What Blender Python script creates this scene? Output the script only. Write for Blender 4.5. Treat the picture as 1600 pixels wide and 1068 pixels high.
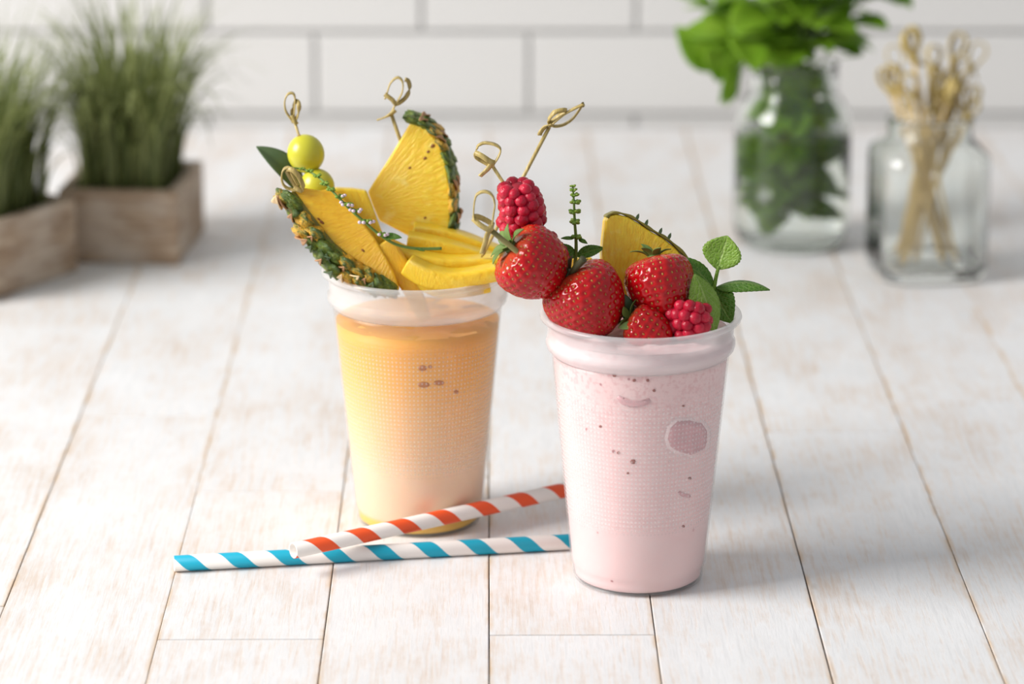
import bpy, bmesh, math, random
import numpy as np
from mathutils import Vector, Matrix, noise as mnoise
PI = math.pi
random.seed(7)
for _o in list(bpy.data.objects): bpy.data.objects.remove(_o)
SC = bpy.context.scene
COL = SC.collection
# ------------------------------------------------------------------ camera
FPX, PITCH, CAMH = 5160.0, math.radians(16.0), 0.5627
cam = bpy.data.cameras.new('camera'); camo = bpy.data.objects.new('camera', cam); COL.objects.link(camo)
camo.location = (0, 0, CAMH); camo.rotation_euler = (PI/2 - PITCH, 0, 0)
cam.sensor_width = 36; cam.lens = 36*FPX/1600; cam.clip_start = .05; cam.clip_end = 50
cam.dof.use_dof = True; cam.dof.focus_distance = 1.60; cam.dof.aperture_fstop = 5.8
SC.camera = camo
# ------------------------------------------------------------------ light
wd = bpy.data.worlds.new('world'); SC.world = wd; wd.use_nodes = True
wd.node_tree.nodes['Background'].inputs[0].default_value = (0.93, 0.96, 1.0, 1)
wd.node_tree.nodes['Background'].inputs[1].default_value = 0.42
def area(name, loc, target, sx, sy, power, col):
    l = bpy.data.lights.new(name, 'AREA'); l.shape = 'RECTANGLE'; l.size = sx; l.size_y = sy; l.energy = power; l.color = col
    o = bpy.data.objects.new(name, l); COL.objects.link(o); o.location = loc
    o.rotation_euler = (Vector(target)-Vector(loc)).to_track_quat('-Z', 'Y').to_euler()
    return o
area('window_light', (-2.15, 1.10, 1.35), (0.0, 1.65, 0.0), 1.3, 1.15, 90, (1.0, 0.98, 0.955))
SC.view_settings.view_transform = 'Standard'; SC.view_settings.look = 'None'
SC.view_settings.gamma = 1; SC.view_settings.use_curve_mapping = False
SC.view_settings.exposure = 0.25

# ------------------------------------------------------------------ pixel helpers
CP, SP = math.cos(PITCH), math.sin(PITCH)
CAM = Vector((0, 0, CAMH))
def ray(u, v):
    a, b = (u-800)/FPX, (534-v)/FPX
    return Vector((a, CP + b*SP, -SP + b*CP))
def W(u, v, Y):            # point of that pixel on the upright plane y = Y
    d = ray(u, v); return CAM + d*(Y/d.y)
def T(u, v, z=0.0):        # point of that pixel at height z
    d = ray(u, v); return CAM + d*((z-CAMH)/d.z)
def ray_plane(u, v, o, n):
    d = ray(u, v); return CAM + d*((Vector(o)-CAM).dot(n)/d.dot(n))
def PX(px, Y=1.55): return px*(Y*1.04)/FPX
# ------------------------------------------------------------------ object helpers
WM = {}
def meta(o, label=None, cat=None, group=None, kind=None):
    if label: o['label'] = label
    if cat: o['category'] = cat
    if group: o['group'] = group
    if kind: o['kind'] = kind
    return o
def thing(name, label, cat, loc=(0, 0, 0), group=None, M=None, kind=None):
    o = bpy.data.objects.new(name, None); COL.objects.link(o); o.empty_display_size = .01
    M = M or Matrix.Translation(loc); o.matrix_basis = M; WM[o] = M
    return meta(o, label, cat, group, kind)
def link(name, me, parent=None, M=None, local=False):
    o = bpy.data.objects.new(name, me); COL.objects.link(o)
    M = M or Matrix.Identity(4)
    if parent is not None:
        o.parent = parent
        if local: WM[o] = WM[parent] @ M; o.matrix_basis = M
        else: WM[o] = M; o.matrix_basis = WM[parent].inverted() @ M
    else: o.matrix_basis = M; WM[o] = M
    return o
def mk(name, vf, mat, parent=None, M=None, smooth=True, local=False, uv=None):
    me = bpy.data.meshes.new(name); me.from_pydata([tuple(v) for v in vf[0]], [], vf[1]); 
    for m in (mat if isinstance(mat, (list, tuple)) else [mat]): me.materials.append(m)
    if smooth: me.polygons.foreach_set('use_smooth', [True]*len(me.polygons))
    if uv is not None:
        l = me.uv_layers.new(name='UVMap')
        for i, lp in enumerate(me.loops): l.data[i].uv = uv[lp.vertex_index]
    me.validate(); me.update()
    return link(name, me, parent, M, local)
def frame(o, x, z):
    z = Vector(z).normalized(); x = Vector(x); x = (x - z*x.dot(z)).normalized(); y = z.cross(x)
    M = Matrix((x, y, z)).transposed().to_4x4(); M.translation = Vector(o); return M
def bevel(o, w, seg=2, ang=40):
    b = o.modifiers.new('bevel', 'BEVEL'); b.width = w; b.segments = seg; b.limit_method = 'ANGLE'; b.angle_limit = math.radians(ang)
    return o
def box(cx, cy, cz, sx, sy, sz):
    v = [(cx+a*sx/2, cy+b*sy/2, cz+c*sz/2) for a in (-1, 1) for b in (-1, 1) for c in (-1, 1)]
    return v, [(0,1,3,2), (4,6,7,5), (0,4,5,1), (2,3,7,6), (0,2,6,4), (1,5,7,3)]
def lathe(prof, n=64, rad=None):
    V, F = [], []
    for i, (r, z) in enumerate(prof):
        for k in range(n):
            a = 2*PI*k/n; q = rad(a, r, z) if rad else r
            V.append((q*math.cos(a), q*math.sin(a), z))
    m = len(prof)
    for i in range(m-1):
        for k in range(n):
            k2 = (k+1) % n; F.append((i*n+k, i*n+k2, (i+1)*n+k2, (i+1)*n+k))
    if prof[0][0] > 1e-6: F.append(tuple(range(n-1, -1, -1)))
    if prof[-1][0] > 1e-6: F.append(tuple((m-1)*n+k for k in range(n)))
    return V, F
def closed_lathe(prof, n=64, rad=None):     # profile is a closed loop (a shell with a wall thickness)
    V, F = [], []
    for (r, z) in prof:
        for k in range(n):
            a = 2*PI*k/n; q = rad(a, r, z) if rad else r
            V.append((q*math.cos(a), q*math.sin(a), z))
    m = len(prof)
    for i in range(m):
        i2 = (i+1) % m
        for k in range(n):
            k2 = (k+1) % n; F.append((i*n+k, i*n+k2, i2*n+k2, i2*n+k))
    return V, F
def spline(P, n=8):
    P = [Vector(p) for p in P]; out = []
    for i in range(len(P)-1):
        p0 = P[max(i-1, 0)]; p1 = P[i]; p2 = P[i+1]; p3 = P[min(i+2, len(P)-1)]
        for k in range(n):
            t = k/n
            out.append(.5*((2*p1) + (p2-p0)*t + (2*p0-5*p1+4*p2-p3)*t*t + (3*p1-p0-3*p2+p3)*t**3))
    out.append(P[-1]); return out
def sweep(P, sec, up=(0, 0, 1), scale=None):
    P = [Vector(p) for p in P]; n = len(sec); V, F = [], []
    u = Vector(up)
    for i, p in enumerate(P):
        t = (P[min(i+1, len(P)-1)] - P[max(i-1, 0)]).normalized()
        b = t.cross(u)
        if b.length < 1e-4: b = t.cross(Vector((0.3, 1, 0.2)))
        b.normalize(); nn = b.cross(t).normalized(); u = nn if up is None else Vector(up)
        s = scale(i/(len(P)-1)) if scale else 1
        if not isinstance(s, tuple): s = (s, s)
        for (a, c) in sec: V.append(p + b*a*s[0] + nn*c*s[1])
    for i in range(len(P)-1):
        for k in range(n):
            k2 = (k+1) % n; F.append((i*n+k, i*n+k2, (i+1)*n+k2, (i+1)*n+k))
    F.append(tuple(range(n-1, -1, -1))); F.append(tuple((len(P)-1)*n+k for k in range(n)))
    return V, F
def ribbon(P, w, t, side):     # flat strip; side(i) = direction of the strip's width
    P = [Vector(p) for p in P]; V, F = [], []
    for i, p in enumerate(P):
        tg = (P[min(i+1, len(P)-1)] - P[max(i-1, 0)]).normalized()
        s = Vector(side(i/(len(P)-1))); s = (s - tg*s.dot(tg)).normalized(); nn = tg.cross(s)
        for (a, c) in ((-1, -1), (1, -1), (1, 1), (-1, 1)): V.append(p + s*a*w/2 + nn*c*t/2)
    for i in range(len(P)-1):
        for k in range(4):
            k2 = (k+1) % 4; F.append((i*4+k, i*4+k2, (i+1)*4+k2, (i+1)*4+k))
    F.append((3, 2, 1, 0)); e = (len(P)-1)*4; F.append((e, e+1, e+2, e+3))
    return V, F
def circ(r, n=10): return [(r*math.cos(2*PI*k/n), r*math.sin(2*PI*k/n)) for k in range(n)]
def rrect(w, h, r=.25, n=3):
    out = []; R = min(w, h)*r
    for cx, cy, a0 in ((w/2-R, h/2-R, 0), (-w/2+R, h/2-R, PI/2), (-w/2+R, -h/2+R, PI), (w/2-R, -h/2+R, 1.5*PI)):
        for k in range(n+1): a = a0 + PI/2*k/n; out.append((cx+R*math.cos(a), cy+R*math.sin(a)))
    return out
def ball(n=12, m=8):
    return lathe([(max(math.sin(PI*i/m), 0), -math.cos(PI*i/m)) for i in range(m+1)], n)
def merge(parts):
    V, F = [], []
    for v, f in parts:
        o = len(V); V += [tuple(x) for x in v]; F += [tuple(i+o for i in q) for q in f]
    return V, F
def xf(vf, M): return [M @ Vector(v) for v in vf[0]], vf[1]

# ------------------------------------------------------------------ materials
class NT:
    def __init__(s, name):
        s.m = bpy.data.materials.new(name); s.m.use_nodes = True; s.t = s.m.node_tree
        s.b = s.t.nodes['Principled BSDF']; s.out = s.t.nodes['Material Output']
    def n(s, typ, ins=None, **props):
        q = s.t.nodes.new(typ)
        for k, v in props.items(): setattr(q, k, v)
        for k, v in (ins or {}).items():
            if isinstance(v, bpy.types.NodeSocket): s.t.links.new(v, q.inputs[k])
            else: q.inputs[k].default_value = v
        return q
    def set(s, **kw):
        for k, v in kw.items():
            k = k.replace('_', ' ')
            if isinstance(v, bpy.types.NodeSocket): s.t.links.new(v, s.b.inputs[k])
            else: s.b.inputs[k].default_value = v
        return s
    def math(s, op, a, b=None, c=None, clamp=False):
        q = s.t.nodes.new('ShaderNodeMath'); q.operation = op; q.use_clamp = clamp
        for i, v in enumerate((a, b, c)):
            if v is None: continue
            if isinstance(v, bpy.types.NodeSocket): s.t.links.new(v, q.inputs[i])
            else: q.inputs[i].default_value = v
        return q.outputs[0]
    def mix(s, f, a, b):
        q = s.t.nodes.new('ShaderNodeMix'); q.data_type = 'RGBA'
        for i, v in ((0, f), (6, a), (7, b)):
            if isinstance(v, bpy.types.NodeSocket): s.t.links.new(v, q.inputs[i])
            else: q.inputs[i].default_value = v if i == 0 else (*v, 1)[:4]
        return q.outputs[2]
    def ramp(s, f, lo, hi, a=0., b=1.):
        q = s.n('ShaderNodeMapRange', {0: f, 1: lo, 2: hi, 3: a, 4: b}); return q.outputs[0]
    def coord(s, which='Object', scale=(1, 1, 1), off=None):
        c = s.t.nodes.new('ShaderNodeTexCoord').outputs[which]
        q = s.n('ShaderNodeMapping', {0: c, 3: scale})
        if off is not None:
            a = s.n('ShaderNodeVectorMath', {0: q.outputs[0], 1: off}, operation='ADD'); return a.outputs[0]
        return q.outputs[0]
    def noise(s, vec, scale, detail=3, rough=.55):
        return s.n('ShaderNodeTexNoise', {'Vector': vec, 'Scale': scale, 'Detail': detail, 'Roughness': rough}).outputs[0]
    def bump(s, h, strength=.3, dist=.001):
        s.set(Normal=s.n('ShaderNodeBump', {'Height': h, 'Strength': strength, 'Distance': dist}).outputs[0]); return s
def simple(name, col, rough=.5, **kw):
    t = NT(name); t.set(Base_Color=(*col, 1), Roughness=rough, **kw); return t.m

def m_plank():
    t = NT('whitewashed wood'); r = t.n('ShaderNodeObjectInfo').outputs['Random']
    off = t.n('ShaderNodeCombineXYZ', {0: t.math('MULTIPLY', r, 17.), 1: t.math('MULTIPLY', r, 31.), 2: 0.}).outputs[0]
    g = t.coord('Object', (1, .055, 1), off); p = t.coord('Object', (1, .45, 1), off)
    grain = t.noise(g, 420, 4, .65); grain2 = t.noise(g, 150, 3, .6)
    patch = t.noise(p, 22, 4, .6); fine = t.noise(p, 160, 3, .7)
    wear = t.math('ADD', t.math('MULTIPLY', grain, .85), t.math('ADD', t.math('MULTIPLY', patch, .65), t.math('MULTIPLY', fine, .2)))
    mask = t.ramp(wear, .80, 1.06)
    gen = t.coord('Generated'); sx = t.n('ShaderNodeSeparateXYZ', {0: gen}).outputs
    edge = t.math('ABSOLUTE', t.math('SUBTRACT', sx[0], .5))
    edge = t.math('MULTIPLY', t.ramp(edge, .465, .498), t.ramp(t.noise(p, 60, 3), .42, .6))
    wood = t.mix(grain2, (.47, .345, .255), (.70, .575, .47))
    paint = t.mix(t.ramp(grain, .35, .7), (.69, .685, .685), (.81, .81, .815))
    c = t.mix(t.math('MULTIPLY', mask, .72), paint, wood)
    c = t.mix(t.math('MULTIPLY', edge, .75), c, (.60, .42, .25))
    vor = t.n('ShaderNodeTexVoronoi', {'Vector': p, 'Scale': 26.})
    spot = t.math('MULTIPLY', t.ramp(vor.outputs['Distance'], .075, .03), t.ramp(t.noise(p, 9, 1), .55, .62))
    c = t.mix(t.math('MULTIPLY', spot, .55), c, (.36, .29, .22))
    crack = t.math('MULTIPLY', t.ramp(t.noise(g, 330, 2, .5), .30, .25), t.ramp(t.noise(p, 14, 2), .5, .6))
    c = t.mix(t.math('MULTIPLY', crack, .5), c, (.42, .36, .31))
    t.set(Base_Color=c, Roughness=.55, Specular_IOR_Level=.3)
    t.bump(t.math('SUBTRACT', t.math('MULTIPLY', grain, 1.), t.math('MULTIPLY', mask, .6)), .35, .0006)
    return t.m
M_PLANK = m_plank()
M_PLANKSIDE = simple('bare board edge', (.45, .31, .19), .7)
M_TILE = simple('white glazed tile', (.645, .635, .62), .28)
M_GROUT = simple('grey grout', (.64, .63, .615), .85)
M_FLOOR = simple('grey floor', (.5, .48, .46), .6)
def m_box():
    t = NT('weathered planter wood'); r = t.n('ShaderNodeObjectInfo').outputs['Random']
    off = t.n('ShaderNodeCombineXYZ', {0: t.math('MULTIPLY', r, 9.), 1: 0., 2: t.math('MULTIPLY', r, 5.)}).outputs[0]
    a = t.noise(t.coord('Object', (.15, .15, 1), off), 260, 4, .6); b = t.noise(t.coord('Object', (.6, .6, 1), off), 40, 3)
    c = t.mix(t.ramp(a, .35, .68), (.26, .17, .105), (.47, .355, .25)); c = t.mix(t.ramp(b, .42, .72, 0, .75), c, (.60, .53, .45))
    t.set(Base_Color=c, Roughness=.8); t.bump(a, .4, .0006); return t.m
M_BOX = m_box()
M_SOIL = simple('dark soil', (.035, .025, .018), .95)
def m_leafy(name, c1, c2, rough=.5, trans=.25, island=True, veins=False, vein_col=None):
    t = NT(name)
    if island: f = t.n('ShaderNodeNewGeometry').outputs['Random Per Island']
    else: f = t.noise(t.coord('Object'), 90, 3)
    c = t.mix(f, c1, c2)
    if veins:
        uv = t.n('ShaderNodeSeparateXYZ', {0: t.t.nodes.new('ShaderNodeTexCoord').outputs['UV']}).outputs
        av = t.math('ABSOLUTE', t.math('SUBTRACT', uv[1], .5))
        wob = t.noise(t.coord('Object'), 260, 2)
        ph = t.math('ADD', t.math('SUBTRACT', t.math('MULTIPLY', uv[0], 7.), t.math('MULTIPLY', av, 6.)), t.math('MULTIPLY', wob, .5))
        w = t.math('ABSOLUTE', t.math('SUBTRACT', t.math('FRACT', ph), .5))
        vein = t.math('MAXIMUM', t.ramp(w, .09, .0), t.ramp(av, .045, .01))
        net = t.n('ShaderNodeTexVoronoi', {'Vector': t.coord('Object'), 'Scale': 520.}, feature='DISTANCE_TO_EDGE').outputs['Distance']
        h = t.math('SUBTRACT', t.ramp(net, 0, .3), t.math('MULTIPLY', vein, .9))
        c = t.mix(t.math('MULTIPLY', vein, .55), c, vein_col or (.42, .55, .16))
        c = t.mix(t.ramp(net, .1, 0., 0, .3), c, vein_col or (.42, .55, .16))
        t.bump(h, .55, .0006)
    t.set(Base_Color=c, Roughness=rough)
    tr = t.n('ShaderNodeBsdfTranslucent', {0: c}); mx = t.n('ShaderNodeMixShader', {0: trans, 1: t.b.outputs[0], 2: tr.outputs[0]})
    t.t.links.new(mx.outputs[0], t.out.inputs[0]); return t.m
M_GRASS = m_leafy('ornamental grass', (.075, .105, .018), (.36, .40, .15), .5, .35)
M_MINTBG = m_leafy('mint leaf green', (.12, .34, .012), (.42, .62, .05), .42, .45, island=False)
M_MINT = m_leafy('fresh mint leaf', (.055, .19, .012), (.12, .29, .02), .42, .3, island=False, veins=True)
M_MINTPALE = m_leafy('pale underside of mint leaf', (.20, .40, .03), (.30, .48, .06), .5, .35, island=False, veins=True, vein_col=(.55, .68, .25))
M_DARKLEAF = m_leafy('dark green leaf', (.045, .09, .03), (.10, .15, .06), .45, .15, island=False)
M_STEM = simple('green stem', (.13, .22, .035), .5)
M_BUD = m_leafy('green flower bud', (.10, .24, .02), (.30, .42, .05), .5, .2)
M_FLOWER = simple('pale mauve petal', (.62, .50, .55), .6)
M_SEPAL = m_leafy('strawberry sepal', (.07, .14, .02), (.22, .31, .07), .55, .15, island=False)
M_SEPALDARK = m_leafy('dry dark sepal', (.035, .05, .018), (.10, .085, .03), .55, .1, island=False)
def m_glass(name, col, ior=1.47):
    t = NT(name); t.set(Base_Color=(*col, 1), Roughness=0., IOR=ior, Transmission_Weight=1.); return t.m
M_GLASS = m_glass('clear glass', (.95, .975, .955)); M_WATER = m_glass('water', (.97, .99, .97), 1.33)
def m_bamboo():
    t = NT('bamboo'); a = t.noise(t.coord('Object', (1, 1, .2)), 700, 3)
    t.set(Base_Color=t.mix(t.ramp(a, .3, .7), (.30, .215, .055), (.60, .46, .17)), Roughness=.42); t.bump(a, .15, .0003); return t.m
M_BAMBOO = m_bamboo()
M_BAMBOOG = simple('green bamboo skin', (.20, .17, .05), .4)
M_BAMBOOPALE = simple('pale bamboo', (.58, .42, .18), .5)
def m_cup(name, zlo, zhi, tint, dotted=True):
    t = NT(name)
    s = t.n('ShaderNodeSeparateXYZ', {0: t.t.nodes.new('ShaderNodeTexCoord').outputs['Object']}).outputs
    ang = t.math('ARCTAN2', s[1], s[0])
    a = t.math('MULTIPLY', ang, 60.); b = t.math('MULTIPLY', s[2], 1400.)
    d = t.math('MULTIPLY', t.math('SINE', t.math('ADD', a, b)), t.math('SINE', t.math('SUBTRACT', a, b)))
    dots = t.ramp(d, .25, .75)
    band = t.math('MULTIPLY', t.ramp(s[2], zlo, zlo+.006), t.ramp(s[2], zhi, zhi-.012))
    dots = t.math('MULTIPLY', t.math('MULTIPLY', dots, band), 1. if dotted else 0.)
    fac = t.math('ADD', .05, t.math('MULTIPLY', dots, .34))
    dif = t.n('ShaderNodeBsdfDiffuse', {0: (*tint, 1)}); trl = t.n('ShaderNodeBsdfTranslucent', {0: (*tint, 1)})
    body = t.n('ShaderNodeMixShader', {0: .4, 1: dif.outputs[0], 2: trl.outputs[0]})
    tp = t.n('ShaderNodeBsdfTransparent', {0: (.985, .985, .985, 1)})
    m1 = t.n('ShaderNodeMixShader', {0: fac, 1: tp.outputs[0], 2: body.outputs[0]})
    bp = t.n('ShaderNodeBump', {'Height': dots, 'Strength': .4, 'Distance': .0003})
    gl = t.n('ShaderNodeBsdfGlossy', {'Roughness': .28, 'Normal': bp.outputs[0]})
    fc = t.n('ShaderNodeLayerWeight', {'Blend': .5}).outputs['Facing']
    m2 = t.n('ShaderNodeMixShader', {0: t.math('ADD', .02, t.math('MULTIPLY', t.math('POWER', fc, 4.), .30)), 1: m1.outputs[0], 2: gl.outputs[0]})
    t.t.links.new(m2.outputs[0], t.out.inputs[0]); return t.m
M_CUP = m_cup('frosted clear plastic', .032, .107, (.93, .93, .935)); M_CUPIN = m_cup('smooth clear plastic', .026, .100, (.93, .93, .935), False)
def m_rim():
    t = NT('frosted plastic rim')
    dif = t.n('ShaderNodeBsdfDiffuse', {0: (.93, .93, .935, 1)}); trl = t.n('ShaderNodeBsdfTranslucent', {0: (.93, .93, .935, 1)})
    body = t.n('ShaderNodeMixShader', {0: .4, 1: dif.outputs[0], 2: trl.outputs[0]})
    tp = t.n('ShaderNodeBsdfTransparent', {0: (.985, .985, .985, 1)})
    m1 = t.n('ShaderNodeMixShader', {0: .34, 1: tp.outputs[0], 2: body.outputs[0]})
    gl = t.n('ShaderNodeBsdfGlossy', {'Roughness': .22}); fc = t.n('ShaderNodeLayerWeight', {'Blend': .5}).outputs['Facing']
    m2 = t.n('ShaderNodeMixShader', {0: t.math('ADD', .03, t.math('MULTIPLY', t.math('POWER', fc, 4.), .4)), 1: m1.outputs[0], 2: gl.outputs[0]})
    t.t.links.new(m2.outputs[0], t.out.inputs[0]); return t.m
M_RIM = m_rim()
def m_pink():
    t = NT('pink berry smoothie')
    co = t.coord('Object'); s = t.n('ShaderNodeSeparateXYZ', {0: co}).outputs
    n1 = t.noise(co, 55, 4, .6); n2 = t.noise(co, 420, 2, .6)
    c = t.mix(n1, (.83, .56, .55), (.87, .66, .645))
    froth = t.math('MULTIPLY', t.ramp(s[2], .075, .110), t.ramp(n2, .5, .62))
    c = t.mix(t.math('MULTIPLY', froth, .5), c, (.70, .36, .37))
    v = t.n('ShaderNodeTexVoronoi', {'Vector': co, 'Scale': 150.})
    sp = t.math('MULTIPLY', t.ramp(v.outputs['Distance'], .17, .09), t.ramp(t.n('ShaderNodeSeparateColor', {0: v.outputs['Color']}).outputs[0], .90, .93))
    c = t.mix(t.math('MULTIPLY', sp, .75), c, (.33, .05, .07))
    sub = dict(Subsurface_Weight=.35, Subsurface_Radius=(.006, .003, .003), Subsurface_Scale=.6)
    t.set(Base_Color=c, Roughness=.5, Specular_IOR_Level=.25, **sub); return t.m
M_PINK = m_pink()
M_ICE = simple('berry tinted ice', (.64, .37, .385), .3)
M_PINKPALE = simple('pale pink froth', (.87, .67, .66), .5)
def m_orange():
    t = NT('layered mango smoothie'); co = t.coord('Object'); s = t.n('ShaderNodeSeparateXYZ', {0: co}).outputs
    z = t.math('ADD', s[2], t.math('MULTIPLY', t.math('SUBTRACT', t.noise(co, 40, 3), .5), .02))
    c = t.mix(t.ramp(z, .03, .085), (.90, .63, .42), (.90, .46, .10)); c = t.mix(t.ramp(z, .085, .115), c, (.88, .38, .02))
    c = t.mix(t.ramp(s[2], .0085, .006), c, (.86, .52, .06))
    t.set(Base_Color=c, Roughness=.5, Specular_IOR_Level=.25, Subsurface_Weight=.35, Subsurface_Radius=(.008, .004, .002), Subsurface_Scale=.6); return t.m
M_ORANGE = m_orange()
M_PULPO = simple('brown fruit fleck', (.46, .17, .05), .5)
M_PULP = simple('berry fleck', (.30, .10, .08), .5)
def m_straw():
    t = NT('strawberry flesh'); co = t.coord('Object'); s = t.n('ShaderNodeSeparateXYZ', {0: co}).outputs
    n1 = t.noise(co, 120, 3)
    c = t.mix(n1, (.34, .0012, .005), (.47, .004, .006)); c = t.mix(t.ramp(s[2], .005, .0005, 0, .5), c, (.66, .16, .05))
    t.set(Base_Color=c, Roughness=.13, Subsurface_Weight=.10, Subsurface_Radius=(.004, .001, .001), Subsurface_Scale=.4, Specular_IOR_Level=.42)
    return t.m
M_STRAW = m_straw()
M_SEED = m_leafy('strawberry seed', (.27, .09, .012), (.46, .25, .045), .35, 0., island=True)
def m_rasp():
    t = NT('raspberry drupelet'); n1 = t.n('ShaderNodeObjectInfo').outputs['Random']
    t.set(Base_Color=t.mix(n1, (.36, .004, .022), (.52, .014, .042)), Roughness=.18, Specular_IOR_Level=.35, Subsurface_Weight=.2, Subsurface_Radius=(.004, .001, .0015), Subsurface_Scale=.5)
    t.bump(t.noise(t.coord('Object'), 3., 3), .15, .2); return t.m
M_RASP = m_rasp()
M_RASPCORE = simple('raspberry core', (.30, .006, .02), .5)
def m_flesh(name, c1, c2, c3):
    t = NT(name); s = t.n('ShaderNodeSeparateXYZ', {0: t.coord('Object')}).outputs
    r = t.math('SQRT', t.math('ADD', t.math('MULTIPLY', s[0], s[0]), t.math('MULTIPLY', s[1], s[1]))); a = t.math('ARCTAN2', s[1], s[0])
    pol = t.n('ShaderNodeCombineXYZ', {0: t.math('MULTIPLY', r, 60.), 1: t.math('MULTIPLY', a, 9.), 2: t.math('MULTIPLY', s[2], 150.)}).outputs[0]
    f = t.noise(pol, 2.6, 5, .65); g = t.noise(t.coord('Object'), 95, 3)
    c = t.mix(t.ramp(f, .35, .68), c1, c2); c = t.mix(t.ramp(g, .55, .75, 0, .7), c, c3)
    t.set(Base_Color=c, Roughness=.33, Subsurface_Weight=.3, Subsurface_Radius=(.008, .005, .001), Subsurface_Scale=.6, Coat_Weight=.2, Coat_Roughness=.2)
    t.bump(t.math('ADD', f, t.math('MULTIPLY', g, .6)), .6, .0014); return t.m
M_PINE = m_flesh('pineapple flesh', (.82, .50, .012), (.88, .66, .04), (.90, .76, .20))
M_PINEDEEP = m_flesh('ripe golden pineapple flesh', (.78, .40, .008), (.86, .53, .02), (.84, .58, .05))
M_MANGO = m_flesh('mango flesh', (.86, .55, .015), (.90, .64, .04), (.91, .70, .10))
def m_rind(name, a, b, c3):
    t = NT(name); n1 = t.noise(t.coord('Object'), 2.2, 3); n2 = t.noise(t.coord('Object'), 6., 3)
    c = t.mix(t.ramp(n1, .35, .65), a, b); c = t.mix(t.ramp(n2, .55, .72, 0, .8), c, c3)
    s = t.n('ShaderNodeSeparateXYZ', {0: t.coord('Object')}).outputs
    rr = t.math('ADD', t.math('SQRT', t.math('ADD', t.math('MULTIPLY', s[0], s[0]), t.math('MULTIPLY', s[1], s[1]))), t.math('MULTIPLY', t.math('SUBTRACT', n2, .5), .6))
    c = t.mix(t.ramp(rr, .70, 1.05), c, (.07, .12, .02)); c = t.mix(t.ramp(rr, .22, .10), c, (.24, .10, .02))
    t.set(Base_Color=c, Roughness=.42); t.bump(n2, .4, .2); return t.m
M_RINDG = m_rind('green pineapple rind', (.06, .13, .015), (.24, .30, .03), (.50, .36, .04))
M_RINDA = m_rind('amber pineapple rind', (.70, .36, .02), (.85, .52, .05), (.45, .19, .02))
M_RINDTHIN = m_leafy('thin green rind', (.05, .09, .015), (.35, .25, .03), .5, 0., island=False)
M_BRACT = simple('dry bract', (.42, .22, .10), .6); M_BRACTPALE = simple('pale bract tip', (.75, .55, .30), .6)
M_PIT = simple('brown pineapple eye', (.22, .07, .01), .5)
def m_grape():
    t = NT('green grape'); n1 = t.noise(t.coord('Object'), 1.2, 2)
    t.set(Base_Color=t.mix(n1, (.47, .46, .02), (.60, .55, .05)), Roughness=.3, Subsurface_Weight=.4, Subsurface_Radius=(.006, .006, .002), Subsurface_Scale=.6); return t.m
M_GRAPE = m_grape()
def m_stripe(name, col, ph=0.):
    t = NT(name); s = t.n('ShaderNodeSeparateXYZ', {0: t.coord('Object')}).outputs
    a = t.math('DIVIDE', t.math('ARCTAN2', s[2], s[1]), 2*PI)
    f = t.math('FRACT', t.math('ADD', t.math('DIVIDE', s[0], .0242), t.math('SUBTRACT', 10.+ph, a)))
    r2 = t.math('ADD', t.math('MULTIPLY', s[1], s[1]), t.math('MULTIPLY', s[2], s[2]))
    out = t.math('GREATER_THAN', r2, .00370**2)
    k = t.math('MULTIPLY', t.math('LESS_THAN', f, .44), out)
    t.set(Base_Color=t.mix(k, (.84, .80, .76), col), Roughness=.5); return t.m
M_RED = m_stripe('orange red striped paper', (.80, .085, .012)); M_BLUE = m_stripe('turquoise striped paper', (.0, .36, .52), .35)

# ================================================================== the setting
WALLY = 2.600
wall = mk('wall_back', box(0, WALLY+.05, .0, 3.0, .094, 1.5), M_GROUT, smooth=False); meta(wall, 'pale grey grout wall behind the table clad in white subway tiles', 'wall', kind='structure')
tile_me = None
ZR, DZ, DX = .0076, .0668, .171
for r in range(-3, 9):
    for k in range(-8, 9):
        x = -.0715 + DX*(k+.5) + (DX/2 if r % 2 == 0 else 0); z = ZR + DZ*(r+.5)
        if tile_me is None:
            o = bevel(mk('tile', box(0, 0, 0, DX-.0028, .0036, DZ-.0028), M_TILE, wall, Matrix.Translation((x, WALLY, z)), smooth=False), .0015); tile_me = o.data
        else: o = bevel(link('tile', tile_me, wall, Matrix.Translation((x, WALLY, z))), .0015)
floor = mk('floor', box(0, 1.2, -.80, 4, 3.6, .04), M_FLOOR, smooth=False); meta(floor, 'plain grey floor beneath the plank table', 'floor', kind='structure')

table = thing('table', 'white-washed wooden plank table with worn tan streaks and dark gaps', 'table', (0, 1.8, -.78))
YB, Y0, PW, SL = 2.585, 1.02, .0782, -.0071
joints = {-2: [1.4563, 1.6746, 2.05, 2.36], -1: [1.21, 1.93], 0: [1.462, 1.86, 2.3], 1: [1.24, 2.02], 2: [1.33, 1.78, 2.2], 3: [1.30, 1.839, 2.13], -3: [1.26, 1.81, 2.28], -4: [1.5, 2.0]}
rp = random.Random(3)
for k in range(-10, 10):
    js = joints.get(k) or sorted([1.15+.3*rp.random(), 1.6+.3*rp.random(), 2.05+.3*rp.random()])
    ys = [Y0] + js + [YB]
    for a, b in zip(ys[:-1], ys[1:]):
        cy = (a+b)/2; cx = -.0102 + PW*(k+.5) + SL*(cy-1.399)
        dz = -rp.random()*.0005
        g = (.0007 if k in (-1, 1, 2) else .00015) + .0002*rp.random()
        o = mk('plank', box(0, 0, -.011, PW-g, b-a-.0005, .022), [M_PLANK], table, Matrix.Translation((cx, cy, dz)) @ Matrix.Rotation(-SL, 4, 'Z'), smooth=False)
        bevel(o, .0004, 2)
mk('apron', box(0, 1.80, -.055, 1.44, 1.46, .064), M_PLANKSIDE, table, smooth=False)
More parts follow.
